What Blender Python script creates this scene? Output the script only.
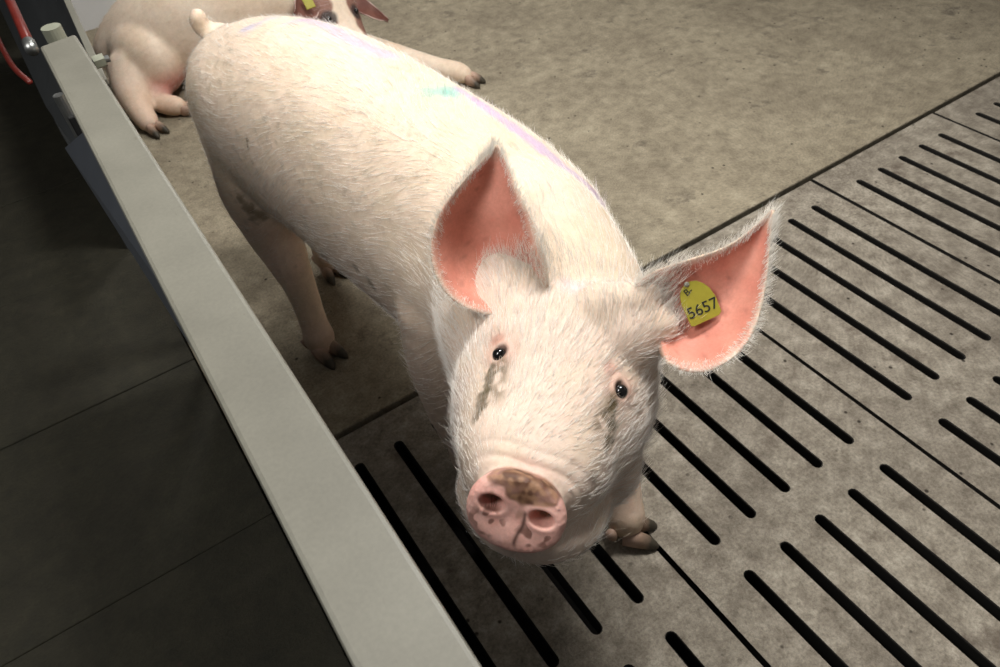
import bpy, bmesh, math, random
import numpy as np
from mathutils import Vector, Matrix

for o in list(bpy.data.objects):
    bpy.data.objects.remove(o)
scene = bpy.context.scene
COL = scene.collection
random.seed(7)
RNG = np.random.default_rng(7)

# ------------------------------------------------------------------ camera
CAM = np.array([-1.7602, -0.9888, 1.3509])
CX = Vector((0.82726, -0.55700, -0.07348))
CY = Vector((0.44612, 0.57175, 0.68853))      # image up
CZ = Vector((-0.34150, -0.60237, 0.72147))    # backwards
cd = bpy.data.cameras.new('camera')
cd.sensor_fit = 'HORIZONTAL'
cd.sensor_width = 36.0
cd.lens = 725.1 / 1000.0 * 36.0
cd.clip_start = 0.02
cam = bpy.data.objects.new('camera', cd)
COL.objects.link(cam)
cam.matrix_world = Matrix(((CX.x, CY.x, CZ.x, CAM[0]), (CX.y, CY.y, CZ.y, CAM[1]), (CX.z, CY.z, CZ.z, CAM[2]), (0, 0, 0, 1)))
cd.dof.use_dof = True
cd.dof.focus_distance = 1.0
cd.dof.aperture_fstop = 10.0
scene.camera = cam

# ------------------------------------------------------------------ light
w = bpy.data.worlds.new('barn_air')
scene.world = w
w.use_nodes = True
w.node_tree.nodes['Background'].inputs[0].default_value = (1.0, 0.96, 0.90, 1)
w.node_tree.nodes['Background'].inputs[1].default_value = 0.10


def area(name, loc, target, sx, sy, power, color=(1, 0.95, 0.87)):
    l = bpy.data.lights.new(name, 'AREA')
    l.shape = 'RECTANGLE'
    l.size, l.size_y, l.energy, l.color = sx, sy, power, color
    o = bpy.data.objects.new(name, l)
    COL.objects.link(o)
    o.location = loc
    o.rotation_euler = (Vector(target) - Vector(loc)).to_track_quat('-Z', 'Y').to_euler()
    return o


area('fluorescent_lamp_light', (-0.58, 0.08, 2.6), (-0.75, 0.1, 0), 0.4, 0.8, 62, (1.0, 0.975, 0.94))
area('rear_fill_light', (-0.5, 2.5, 2.6), (-0.7, 2.2, 0), 0.4, 0.8, 26, (1.0, 0.975, 0.94))  # unseen rear fill, added to brighten the lying pig
area('flank_fill_light', (-2.9, -0.4, 2.6), (-1.6, 0.0, 0.4), 0.4, 1.4, 36, (1.0, 0.975, 0.94))  # unseen fill added over the aisle to lift the standing pig's flank
area('face_fill_light', (2.6, -2.2, 2.2), (-0.9, 0.0, 0.3), 1.6, 1.0, 4, (0.95, 0.97, 1.0))  # weak unseen fill from front right, added to light the face

vs = scene.view_settings
vs.view_transform = 'Standard'
vs.look = 'None'
vs.gamma = 1
vs.exposure = 0.1
vs.use_curve_mapping = False


# ------------------------------------------------------------------ helpers
def lin(r, g, b):
    f = lambda c: (c / 255 / 12.92) if c / 255 <= 0.04045 else ((c / 255 + 0.055) / 1.055) ** 2.4
    return (f(r), f(g), f(b))


def tag(o, label=None, cat=None, group=None, kind=None):
    for k, v in (('label', label), ('category', cat), ('group', group), ('kind', kind)):
        if v:
            o[k] = v
    return o


def link(name, me, mat=None, parent=None):
    o = bpy.data.objects.new(name, me)
    COL.objects.link(o)
    if mat is not None:
        me.materials.clear()
        me.materials.append(mat)
    if parent is not None:
        o.parent = parent
    return o


def from_bm(bm, name, mat=None, parent=None, smooth=False):
    bmesh.ops.recalc_face_normals(bm, faces=bm.faces)
    me = bpy.data.meshes.new(name)
    bm.to_mesh(me)
    bm.free()
    if smooth:
        me.polygons.foreach_set('use_smooth', [True] * len(me.polygons))
    return link(name, me, mat, parent)


def box(bm, x0, x1, y0, y1, z0, z1, bevel=0):
    vs_ = [bm.verts.new((x, y, z)) for x in (x0, x1) for y in (y0, y1) for z in (z0, z1)]
    fs = [(0, 1, 3, 2), (4, 6, 7, 5), (0, 4, 5, 1), (2, 3, 7, 6), (0, 2, 6, 4), (1, 5, 7, 3)]
    faces = [bm.faces.new([vs_[i] for i in f]) for f in fs]
    if bevel:
        edges = list({e for f in faces for e in f.edges})
        bmesh.ops.bevel(bm, geom=edges, offset=bevel, segments=2, affect='EDGES', profile=0.5)


def hexa(bm, pts, bevel=0):
    """8 corners: bottom four in order then top four."""
    v = [bm.verts.new(p) for p in pts]
    fs = [(0, 1, 2, 3), (7, 6, 5, 4), (0, 4, 5, 1), (1, 5, 6, 2), (2, 6, 7, 3), (3, 7, 4, 0)]
    faces = [bm.faces.new([v[i] for i in f]) for f in fs]
    if bevel:
        bmesh.ops.bevel(bm, geom=list({e for f in faces for e in f.edges}), offset=bevel, segments=2, affect='EDGES', profile=0.5)


def catmull(P, n):
    """P (k,d) -> dense samples, n per span."""
    P = np.asarray(P, float)
    Q = np.vstack([2 * P[0] - P[1], P, 2 * P[-1] - P[-2]])
    out = []
    for i in range(1, len(Q) - 2):
        for t in np.linspace(0, 1, n, endpoint=False):
            a, b, c, d = Q[i - 1], Q[i], Q[i + 1], Q[i + 2]
            out.append(0.5 * (2 * b + (c - a) * t + (2 * a - 5 * b + 4 * c - d) * t * t + (3 * b - a - 3 * c + d) * t ** 3))
    out.append(P[-1])
    return np.array(out)


def rings(bm, R):
    """R: list of (n,3) rings -> closed tube with caps."""
    prev = None
    first = None
    for ring in R:
        vv = [bm.verts.new(p) for p in ring]
        if prev is not None:
            n = len(vv)
            for i in range(n):
                bm.faces.new((prev[i], prev[(i + 1) % n], vv[(i + 1) % n], vv[i]))
        else:
            first = vv
        prev = vv
    bm.faces.new(first[::-1])
    bm.faces.new(prev)


def tube(bm, pts, n=14, sub=4):
    """pts: (x,y,z,r) -> smooth tapered round tube."""
    D = catmull(pts, sub)
    P, r = D[:, :3], np.maximum(D[:, 3], 0.0015)
    T = np.gradient(P, axis=0)
    T /= np.linalg.norm(T, axis=1)[:, None] + 1e-12
    ref = np.array([0, 0, 1.0]) if abs(T[0][2]) < 0.8 else np.array([1.0, 0, 0])
    R = []
    a = ref - T[0] * (ref @ T[0])
    for p, t, rr in zip(P, T, r):
        a = a - t * (a @ t)
        a /= np.linalg.norm(a)
        b = np.cross(t, a)
        R.append([p + rr * (math.cos(k) * a + math.sin(k) * b) for k in np.linspace(0, 2 * math.pi, n, endpoint=False)])
    # rounded ends
    e0 = [p * 0.5 + P[0] * 0.5 - T[0] * r[0] * 0.6 for p in np.array(R[0])]
    e1 = [p * 0.5 + P[-1] * 0.5 + T[-1] * r[-1] * 0.6 for p in np.array(R[-1])]
    rings(bm, [e0] + R + [e1])


def section_loft(bm, secs, sub=4, n=32, expo=2.2, right=None, up=None):
    """secs rows: cx,cy,cz, halfwidth, up, down  (world); frame from tangent unless given."""
    D = catmull(secs, sub)
    P = D[:, :3]
    T = np.gradient(P, axis=0)
    R = []
    for d, p, t in zip(D, P, T):
        t = t / np.linalg.norm(t)
        rt = np.cross(t, [0, 0, 1.0]) if right is None else np.asarray(right)
        rt = rt / np.linalg.norm(rt)
        u = np.cross(rt, t) if up is None else np.asarray(up)
        ring = []
        for k in np.linspace(0, 2 * math.pi, n, endpoint=False):
            c, s = math.cos(k), math.sin(k)
            x = math.copysign(abs(c) ** (2 / expo), c) * max(d[3], 0.004)
            y = math.copysign(abs(s) ** (2 / expo), s) * max(d[4] if s > 0 else d[5], 0.004)
            ring.append(p + rt * x + u * y)
        R.append(ring)
    rings(bm, R)


def ellipsoid(bm, c, rx, ry, rz, rotz=0.0, rotx=0.0):
    m = Matrix.Translation(c) @ Matrix.Rotation(rotz, 4, 'Z') @ Matrix.Rotation(rotx, 4, 'X') @ Matrix.Diagonal((rx, ry, rz, 1))
    bmesh.ops.create_uvsphere(bm, u_segments=24, v_segments=14, radius=1, matrix=m)


def remesh(bm, voxel):
    """voxel union of everything in bm -> (verts, quads)"""
    bmesh.ops.recalc_face_normals(bm, faces=bm.faces)
    me = bpy.data.meshes.new('tmp')
    bm.to_mesh(me)
    bm.free()
    o = bpy.data.objects.new('tmp', me)
    COL.objects.link(o)
    md = o.modifiers.new('r', 'REMESH')
    md.mode = 'VOXEL'
    md.voxel_size = voxel
    dg = bpy.context.evaluated_depsgraph_get()
    ev = o.evaluated_get(dg)
    m2 = bpy.data.meshes.new_from_object(ev)
    n = len(m2.vertices)
    V = np.empty(n * 3, np.float32)
    m2.vertices.foreach_get('co', V)
    V = V.reshape(-1, 3).astype(float)
    F = [tuple(pg.vertices) for pg in m2.polygons]
    bpy.data.objects.remove(o)
    bpy.data.meshes.remove(me)
    bpy.data.meshes.remove(m2)
    return V, F


def edges_of(F):
    A = np.array([f if len(f) == 4 else (f[0], f[1], f[2], f[0]) for f in F])
    E = np.vstack([A[:, [0, 1]], A[:, [1, 2]], A[:, [2, 3]], A[:, [3, 0]]])
    E.sort(axis=1)
    E = np.unique(E, axis=0)
    return E[E[:, 0] != E[:, 1]]


def smooth(V, E, it, lam=0.5, wt=None):
    n = len(V)
    deg = np.bincount(E.ravel(), minlength=n).astype(float)
    deg[deg == 0] = 1
    for _ in range(it):
        for l in (lam, -lam * 0.93):
            S = np.zeros_like(V)
            for k in range(3):
                S[:, k] = np.bincount(E[:, 0], V[E[:, 1], k], n) + np.bincount(E[:, 1], V[E[:, 0], k], n)
            d = S / deg[:, None] - V
            V = V + l * d * (1 if wt is None else wt[:, None])
    return V


def vnormals(V, F):
    A = np.array([f if len(f) == 4 else (f[0], f[1], f[2], f[2]) for f in F])
    n = np.cross(V[A[:, 2]] - V[A[:, 0]], V[A[:, 3]] - V[A[:, 1]])
    N = np.zeros_like(V)
    for k in range(4):
        for c in range(3):
            N[:, c] += np.bincount(A[:, k], n[:, c], len(V))
    return N / (np.linalg.norm(N, axis=1)[:, None] + 1e-12)


def sstep(a, b, x):
    t = np.clip((x - a) / (b - a), 0, 1)
    return t * t * (3 - 2 * t)


def vnoise(P, s, seed=0):
    """cheap smooth value noise in numpy, 0..1"""
    Q = np.asarray(P) * s + seed * 17.31
    i = np.floor(Q).astype(np.int64)
    f = Q - i
    f = f * f * (3 - 2 * f)
    def h(a, b, c):
        x = (a * 374761393 + b * 668265263 + c * 2147483647 + seed * 9176) & 0x7fffffff
        x = ((x ^ (x >> 13)) * 1274126177) & 0x7fffffff
        return ((x ^ (x >> 16)) & 0xffff) / 65535.0
    r = 0
    for a in (0, 1):
        for b in (0, 1):
            for c in (0, 1):
                wgt = (f[:, 0] if a else 1 - f[:, 0]) * (f[:, 1] if b else 1 - f[:, 1]) * (f[:, 2] if c else 1 - f[:, 2])
                r = r + wgt * h(i[:, 0] + a, i[:, 1] + b, i[:, 2] + c)
    return r


# ------------------------------------------------------------------ materials
def mat_new(name):
    m = bpy.data.materials.new(name)
    m.use_nodes = True
    nt = m.node_tree
    return m, nt, nt.nodes, nt.links, nt.nodes['Principled BSDF']


def N(nodes, t, **kw):
    n = nodes.new(t)
    for k, v in kw.items():
        if k in ('noise',):
            continue
        setattr(n, k, v)
    return n


def noise(nt, vec, scale, detail=6, rough=0.6):
    n = nt.nodes.new('ShaderNodeTexNoise')
    n.inputs['Scale'].default_value = scale
    n.inputs['Detail'].default_value = detail
    n.inputs['Roughness'].default_value = rough
    if vec is not None:
        nt.links.new(vec, n.inputs['Vector'])
    return n.outputs['Fac']


def ramp(nt, fac, stops):
    r = nt.nodes.new('ShaderNodeValToRGB')
    el = r.color_ramp.elements
    while len(el) < len(stops):
        el.new(0.5)
    for e, (p, c) in zip(el, stops):
        e.position = p
        e.color = (*c, 1) if len(c) == 3 else c
    nt.links.new(fac, r.inputs['Fac'])
    return r.outputs['Color']


def mix(nt, a, b, fac, mode='MIX'):
    m = nt.nodes.new('ShaderNodeMix')
    m.data_type = 'RGBA'
    m.blend_type = mode
    for sock, v in ((m.inputs[6], a), (m.inputs[7], b), (m.inputs[0], fac)):
        if hasattr(v, 'is_linked'):
            nt.links.new(v, sock)
        elif isinstance(v, (int, float)):
            sock.default_value = v
        else:
            sock.default_value = (*v, 1)
    return m.outputs[2]


def bump(nt, h, bsdf, strength, dist):
    b = nt.nodes.new('ShaderNodeBump')
    b.inputs['Strength'].default_value = strength
    b.inputs['Distance'].default_value = dist
    nt.links.new(h, b.inputs['Height'])
    nt.links.new(b.outputs['Normal'], bsdf.inputs['Normal'])


def concrete(name, c_dark, c_mid, c_light, stain=lin(78, 70, 62), grain=1.0, rough=0.75):
    m, nt, nd, ln, b = mat_new(name)
    geo = nd.new('ShaderNodeNewGeometry').outputs['Position']
    big = noise(nt, geo, 3.2, 5, 0.6)
    mid = noise(nt, geo, 19, 9, 0.74)
    fine = noise(nt, geo, 150, 5, 0.75)
    c = ramp(nt, mid, [(0.3, c_dark), (0.5, c_mid), (0.72, c_light)])
    c = mix(nt, c, ramp(nt, big, [(0.35, (0.72, 0.70, 0.68)), (0.62, (1.1, 1.1, 1.08))]), 0.75, 'MULTIPLY')
    c = mix(nt, c, ramp(nt, fine, [(0.32, (0.58, 0.57, 0.55)), (0.52, (1, 1, 1)), (0.70, (1.3, 1.29, 1.26))]), 0.8 * grain, 'MULTIPLY')
    # worn patches, droppings and dark wet stains
    st = noise(nt, geo, 6.3, 9, 0.72)
    c = mix(nt, c, stain, ramp(nt, st, [(0.57, (0, 0, 0)), (0.68, (0.75, 0.75, 0.75))]))
    sp = nd.new('ShaderNodeTexVoronoi')
    sp.inputs['Scale'].default_value = 24
    sp.inputs['Randomness'].default_value = 1
    ln.new(geo, sp.inputs['Vector'])
    pick = noise(nt, geo, 8.5, 3, 0.5)
    spot = nd.new('ShaderNodeMath'); spot.operation = 'MULTIPLY'
    ln.new(ramp(nt, sp.outputs['Distance'], [(0.07, (1, 1, 1)), (0.13, (0, 0, 0))]), spot.inputs[0])
    ln.new(ramp(nt, pick, [(0.50, (0, 0, 0)), (0.56, (1, 1, 1))]), spot.inputs[1])
    c = mix(nt, c, lin(52, 44, 36), spot.outputs[0])
    ln.new(c, b.inputs['Base Color'])
    b.inputs['Roughness'].default_value = rough
    b.inputs['Specular IOR Level'].default_value = 0.3
    ad = nd.new('ShaderNodeMath'); ad.operation = 'ADD'
    ln.new(mid, ad.inputs[0]); ln.new(fine, ad.inputs[1])
    bump(nt, ad.outputs[0], b, 0.55, 0.006)
    return m


M = {}
M['slab'] = concrete('solid_concrete', lin(122, 113, 97), lin(152, 142, 122), lin(176, 166, 145))
M['slat'] = concrete('slat_concrete', lin(104, 95, 84), lin(144, 136, 123), lin(182, 174, 160), stain=lin(88, 76, 66))
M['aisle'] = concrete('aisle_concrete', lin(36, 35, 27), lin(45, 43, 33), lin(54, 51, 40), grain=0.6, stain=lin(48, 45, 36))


def simple(name, col, rough=0.5, metal=0.0, var=0.12, nscale=30, bumpy=0.0, spec=0.5):
    m, nt, nd, ln, b = mat_new(name)
    geo = nd.new('ShaderNodeTexCoord').outputs['Object']
    f = noise(nt, geo, nscale, 6, 0.65)
    lo = tuple(x * (1 - var) for x in col)
    hi = tuple(min(1, x * (1 + var)) for x in col)
    ln.new(ramp(nt, f, [(0.3, lo), (0.7, hi)]), b.inputs['Base Color'])
    b.inputs['Roughness'].default_value = rough
    b.inputs['Metallic'].default_value = metal
    b.inputs['Specular IOR Level'].default_value = spec
    if bumpy:
        bump(nt, f, b, bumpy, 0.003)
    return m


M['pit'] = simple('slurry_pit_dark_slots', lin(26, 23, 19), 0.9, 0, 0.3, 8)
M['board'] = simple('grey_plastic_board', lin(62, 66, 72), 0.55, 0, 0.1, 12)
M['sheet'] = simple('dark_grey_sheet', lin(58, 61, 63), 0.6, 0, 0.12, 10)
M['wall'] = simple('white_wall_board', lin(225, 226, 226), 0.5, 0, 0.04, 6)
M['red'] = simple('red_pipe', lin(100, 30, 22), 0.4, 0, 0.15, 25)
M['steel'] = simple('galvanised_steel', lin(150, 152, 150), 0.35, 0.85, 0.15, 40)
M['cap'] = simple('pale_cap', lin(138, 140, 124), 0.5, 0, 0.12, 40)
M['eye'] = simple('eye_dark', lin(14, 12, 12), 0.05, 0, 0.1, 40, spec=0.8)
M['hoof'] = simple('hoof_horn', lin(70, 58, 44), 0.6, 0, 0.45, 60, 0.3)


def hoof_mat():
    m, nt, nd, ln, b = mat_new('hoof_horn')
    oc = nd.new('ShaderNodeTexCoord').outputs['Object']
    sx = nd.new('ShaderNodeSeparateXYZ')
    ln.new(oc, sx.inputs[0])
    f = noise(nt, oc, 70, 5, 0.65)
    ad = nd.new('ShaderNodeMath'); ad.operation = 'MULTIPLY_ADD'
    ln.new(f, ad.inputs[0]); ad.inputs[1].default_value = 0.022
    ln.new(sx.outputs[0], ad.inputs[2])
    mr = nd.new('ShaderNodeMapRange')
    ln.new(ad.outputs[0], mr.inputs[0])
    mr.inputs[1].default_value = -0.02; mr.inputs[2].default_value = 0.05
    c = ramp(nt, mr.outputs[0], [(0.2, lin(196, 164, 146)), (0.55, lin(150, 124, 104)), (0.8, lin(64, 58, 46))])
    ln.new(c, b.inputs['Base Color'])
    b.inputs['Roughness'].default_value = 0.6
    bump(nt, f, b, 0.3, 0.003)
    return m


M['hoof'] = hoof_mat()
M['tagy'] = simple('tag_yellow', lin(160, 152, 50), 0.45, 0, 0.12, 60)
M['ink'] = simple('tag_ink', lin(28, 30, 20), 0.6, 0, 0.1, 60)
M['black'] = simple('black_bracket', lin(24, 24, 24), 0.6, 0, 0.2, 30)


def rail_mat():
    m, nt, nd, ln, b = mat_new('rail_profile')
    geo = nd.new('ShaderNodeNewGeometry').outputs['Position']
    f = noise(nt, geo, 9, 6, 0.6)
    c = ramp(nt, f, [(0.3, lin(111, 109, 99)), (0.7, lin(124, 122, 111))])
    mp = nd.new('ShaderNodeMapping')
    mp.inputs['Scale'].default_value = (3.0, 1.0, 1.0)
    ln.new(geo, mp.inputs['Vector'])
    s = noise(nt, mp.outputs[0], 26, 5, 0.7)
    c = mix(nt, c, lin(96, 90, 76), ramp(nt, s, [(0.66, (0, 0, 0)), (0.74, (0.8, 0.8, 0.8))]))
    fine = noise(nt, geo, 220, 3, 0.6)
    c = mix(nt, c, ramp(nt, fine, [(0.3, (0.93, 0.93, 0.93)), (0.7, (1.05, 1.05, 1.05))]), 1.0, 'MULTIPLY')
    ln.new(c, b.inputs['Base Color'])
    b.inputs['Roughness'].default_value = 0.42
    bump(nt, fine, b, 0.08, 0.001)
    return m


M['rail'] = rail_mat()


def skin_mat(name, sss=0.12):
    m, nt, nd, ln, b = mat_new(name)
    at = nd.new('ShaderNodeAttribute')
    at.attribute_name = 'Col'
    geo = nd.new('ShaderNodeTexCoord').outputs['Object']
    f1 = noise(nt, geo, 55, 6, 0.7)
    f2 = noise(nt, geo, 260, 3, 0.6)
    c = mix(nt, at.outputs['Color'], ramp(nt, f1, [(0.3, (0.88, 0.84, 0.80)), (0.62, (1.05, 1.04, 1.03))]), 0.75, 'MULTIPLY')
    c = mix(nt, c, ramp(nt, f2, [(0.3, (0.9, 0.89, 0.87)), (0.65, (1.05, 1.05, 1.05))]), 0.6, 'MULTIPLY')
    ln.new(c, b.inputs['Base Color'])
    b.inputs['Roughness'].default_value = 0.55
    b.inputs['Specular IOR Level'].default_value = 0.3
    b.inputs['Subsurface Weight'].default_value = sss
    b.inputs['Subsurface Radius'].default_value = (1.0, 0.4, 0.25)
    b.inputs['Subsurface Scale'].default_value = 0.008
    bump(nt, f1, b, 0.25, 0.004)
    return m


M['skin'] = skin_mat('pig_skin')


def hair_mat(name):
    m, nt, nd, ln, b = mat_new(name)
    oi = nd.new('ShaderNodeHairInfo')
    at = nd.new('ShaderNodeAttribute')
    at.attribute_name = 'Col'
    c = mix(nt, at.outputs['Color'], ramp(nt, oi.outputs['Random'], [(0.0, (0.78, 0.76, 0.72)), (1.0, (1, 1, 1))]), 1.0, 'MULTIPLY')
    ln.new(c, b.inputs['Base Color'])
    b.inputs['Roughness'].default_value = 0.45
    b.inputs['Specular IOR Level'].default_value = 0.3
    return m


M['hair'] = hair_mat('white_bristle')

# ------------------------------------------------------------------ setting: floors
PITCH, SL, SG, SW = 0.1, 0.6037, 0.0716, 0.021
JY = 0.0977            # joint between solid floor and slats
floor = None
bm = bmesh.new()
box(bm, -1.80, 3.2, JY + 0.010, 5.2, -0.12, 0.0, 0.004)
floor = tag(from_bm(bm, 'floor', M['slab']), 'solid grey-brown concrete pen floor behind the slatted panels', kind='structure')

Y_END = -(2 * SL + SG) - 0.098


def slat_panel_mesh():
    """one 0.6 m panel: five slots in each of two rows, real openings with round ends"""
    bm = bmesh.new()
    TH = 0.10
    xs = [0.0058] + [0.15, 0.25, 0.35, 0.45] + [0.5942]
    ymid = -(SL + SG / 2)
    ys = [JY - 0.009, ymid, Y_END]
    K = 6
    for ci in range(5):
        xc = 0.1 * (ci + 1)
        for rj in range(2):
            y0, y1 = (0.0, -SL) if rj == 0 else (-(SL + SG), -(2 * SL + SG))
            r = SW / 2
            inner = []
            for k in range(K + 1):
                t = math.pi * k / K
                inner.append((xc + r * math.cos(t), y0 - r + r * math.sin(t)))
            for k in range(K + 1):
                t = math.pi + math.pi * k / K
                inner.append((xc + r * math.cos(t), y1 + r + r * math.sin(t)))
            X0, X1, Yt, Yb = xs[ci], xs[ci + 1], ys[rj], ys[rj + 1]
            outer = []
            for (px, py) in inner:
                top = py > (y0 + y1) / 2
                outer.append((px, py, top))
            # radial outer points on the cell rectangle
            op = []
            for k in range(K + 1):
                t = k / K
                op.append((X1 + (X0 - X1) * t, Yt))
            for k in range(K + 1):
                t = k / K
                op.append((X0 + (X1 - X0) * t, Yb))
            n = len(inner)
            rise = 0.0
            ib = []
            # small chamfer at the slot's lip
            cx_, cy_ = xc, (y0 + y1) / 2
            it = []
            il = []
            for x, y in inner:
                il.append(bm.verts.new((x, y, -0.003)))
                dx = x - xc
                dy = (y - (y0 - r)) if y > y0 - r else ((y - (y1 + r)) if y < y1 + r else 0)
                l = math.hypot(dx, dy) or 1
                it.append(bm.verts.new((x + dx / l * 0.0018, y + dy / l * 0.0018, 0)))
                ib.append(bm.verts.new((x + dx / l * 0.013, y + dy / l * 0.013, -TH)))
            ot = [bm.verts.new((x, y, 0)) for x, y in op]
            ob = [bm.verts.new((x, y, -TH)) for x, y in op]
            for k in range(n):
                j = (k + 1) % n
                bm.faces.new((ot[k], ot[j], it[j], it[k]))
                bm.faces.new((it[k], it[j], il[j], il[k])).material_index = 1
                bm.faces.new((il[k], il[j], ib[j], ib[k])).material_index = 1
            # outer side walls
            for k in range(n):
                j = (k + 1) % n
                a, b_ = op[k], op[j]
                edge = (a[0] == b_[0] and a[0] in (xs[0], xs[-1])) or (a[1] == b_[1] and a[1] in (ys[0], ys[-1]))
                if edge:
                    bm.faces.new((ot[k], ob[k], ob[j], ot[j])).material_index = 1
    bmesh.ops.remove_doubles(bm, verts=bm.verts, dist=0.0004)
    bmesh.ops.recalc_face_normals(bm, faces=bm.faces)
    me = bpy.data.meshes.new('slatted_panel')
    bm.to_mesh(me)
    bm.free()
    me.materials.append(M['slat'])
    me.materials.append(M['pit'])  # slot and panel sides: darkness put into the colour so slots read black
    return me


pm = slat_panel_mesh()
pit = bmesh.new()
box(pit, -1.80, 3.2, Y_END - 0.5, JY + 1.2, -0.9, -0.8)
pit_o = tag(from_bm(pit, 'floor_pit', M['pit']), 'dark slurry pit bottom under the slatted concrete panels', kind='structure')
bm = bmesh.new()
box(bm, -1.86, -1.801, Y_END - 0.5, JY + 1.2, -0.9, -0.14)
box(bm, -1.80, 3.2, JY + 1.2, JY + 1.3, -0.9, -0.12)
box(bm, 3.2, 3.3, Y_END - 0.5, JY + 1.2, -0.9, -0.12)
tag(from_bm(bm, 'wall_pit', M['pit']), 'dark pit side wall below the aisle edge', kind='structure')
slat_floor = bpy.data.objects.new('floor_slats', None)
COL.objects.link(slat_floor)
tag(slat_floor, 'slatted concrete floor of long slotted panels', kind='structure')
for k in range(8):
    o = bpy.data.objects.new('slatted_panel', pm)
    COL.objects.link(o)
    o.parent = slat_floor
    o.location = (-1.8 + 0.6 * k, 0, [0, .0008, -.001, .0006, 0, .001, 0, 0][k])

# aisle floor: slabs with joints across the aisle
aisle = bpy.data.objects.new('floor_aisle', None)
COL.objects.link(aisle)
tag(aisle, 'dark concrete aisle floor of wide slabs left of the rail', kind='structure')
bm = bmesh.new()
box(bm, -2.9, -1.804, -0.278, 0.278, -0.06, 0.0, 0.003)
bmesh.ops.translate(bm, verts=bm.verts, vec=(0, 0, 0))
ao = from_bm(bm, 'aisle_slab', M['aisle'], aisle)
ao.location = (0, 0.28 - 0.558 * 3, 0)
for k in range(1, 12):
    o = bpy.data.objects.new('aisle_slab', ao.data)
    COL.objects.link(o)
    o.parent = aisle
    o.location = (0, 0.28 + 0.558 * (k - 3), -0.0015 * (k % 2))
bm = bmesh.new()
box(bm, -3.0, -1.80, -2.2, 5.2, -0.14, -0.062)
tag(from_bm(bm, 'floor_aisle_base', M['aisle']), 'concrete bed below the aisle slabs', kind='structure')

# back wall of the pen, white boards
bm = bmesh.new()
box(bm, -1.74, 3.2, 3.0, 3.08, 0.0, 1.1)
tag(from_bm(bm, 'wall_back', M['wall']), 'white boarded wall at the back of the pen', kind='structure')
bm = bmesh.new()
box(bm, -3.3, 3.2, 5.2, 5.3, -0.1, 2.8)
tag(from_bm(bm, 'wall_far', M['sheet']), 'dim far wall of the barn', kind='structure')

bm = bmesh.new()
box(bm, -3.4, -3.3, -4.0, 5.3, -0.1, 2.8)
tag(from_bm(bm, 'wall_left', M['sheet']), 'dim grey wall along the far side of the aisle', kind='structure')
bm = bmesh.new()
box(bm, -3.3, -2.9, -2.2, 5.2, -0.14, -0.002)
tag(from_bm(bm, 'floor_aisle_edge', M['aisle']), 'concrete strip along the aisle wall', kind='structure')

# ------------------------------------------------------------------ gate rail
RZ = 0.85
gate = bpy.data.objects.new('pen_gate', None)
COL.objects.link(gate)
gate.location = (-1.735, -0.5, 0)
tag(gate, 'long grey pen gate with flat pale top rail beside the aisle', 'gate')


def gpart(bm, name, mat, smooth=False, parent=None):
    o = from_bm(bm, name, mat, None, smooth)
    p = parent or gate
    o.parent = p
    o.matrix_parent_inverse = Matrix.Translation(-gate.location)
    return o


bm = bmesh.new()
hexa(bm, [(-1.781, -1.9, RZ - 0.045), (-1.700, -1.9, RZ - 0.045), (-1.708, 0.495, RZ - 0.045), (-1.770, 0.485, RZ - 0.045),
          (-1.781, -1.9, RZ), (-1.700, -1.9, RZ), (-1.708, 0.495, RZ), (-1.770, 0.485, RZ)], 0.005)
gpart(bm, 'top_rail', M['rail'])
bm = bmesh.new()   # leaning side board below the rail
hexa(bm, [(-1.768, -0.40, 0.68), (-1.742, -0.40, 0.68), (-1.790, 0.44, 0.69), (-1.815, 0.44, 0.69),
          (-1.760, -0.40, RZ - 0.046), (-1.735, -0.40, RZ - 0.046), (-1.725, 0.235, RZ - 0.046), (-1.760, 0.235, RZ - 0.046)], 0.002)
gpart(bm, 'side_board', M['board'])
for z0, z1 in ((0.004, 0.30), (0.31, 0.55), (0.56, RZ - 0.047)):
    bm = bmesh.new()
    box(bm, -1.741, -1.712, -1.88, 0.46, z0, z1, 0.003)
    gpart(bm, 'board', M['board'])


def cyl(bm, p0, p1, r, n=16):
    p0, p1 = Vector(p0), Vector(p1)
    d = p1 - p0
    m = Matrix.Translation((p0 + p1) / 2) @ d.to_track_quat('Z', 'Y').to_matrix().to_4x4()
    bmesh.ops.create_cone(bm, cap_ends=True, segments=n, radius1=r, radius2=r, depth=d.length, matrix=m)


# hinge post at the gate's far end
post = bpy.data.objects.new('hinge_post', None)
COL.objects.link(post)
post.location = (-1.737, 0.585, 0)
tag(post, 'round steel hinge post with pale cap at the far end of the gate', 'post')
bm = bmesh.new(); cyl(bm, (0, 0, 0), (0, 0, 0.82), 0.0155); from_bm(bm, 'pole', M['steel'], post, True)
bm = bmesh.new(); cyl(bm, (0, 0, 0.815), (0, 0, 0.842), 0.0175, 20); from_bm(bm, 'cap', M['cap'], post)
bm = bmesh.new(); box(bm, -0.05, 0.018, -0.055, -0.015, 0.60, 0.70, 0.003); from_bm(bm, 'hinge_bracket', M['black'], post)
bm = bmesh.new(); cyl(bm, (-0.045, -0.04, 0.62), (-0.045, -0.04, 0.74), 0.010, 12); from_bm(bm, 'hinge_pin', M['steel'], post)
bm = bmesh.new(); cyl(bm, (-1.704, 0.42, 0.822), (-1.686, 0.42, 0.822), 0.0115, 6); gpart(bm, 'bolt_nut', M['cap'])
bm = bmesh.new(); cyl(bm, (-1.706, 0.42, 0.822), (-1.678, 0.42, 0.822), 0.006, 10); gpart(bm, 'bolt', M['steel'])

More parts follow.
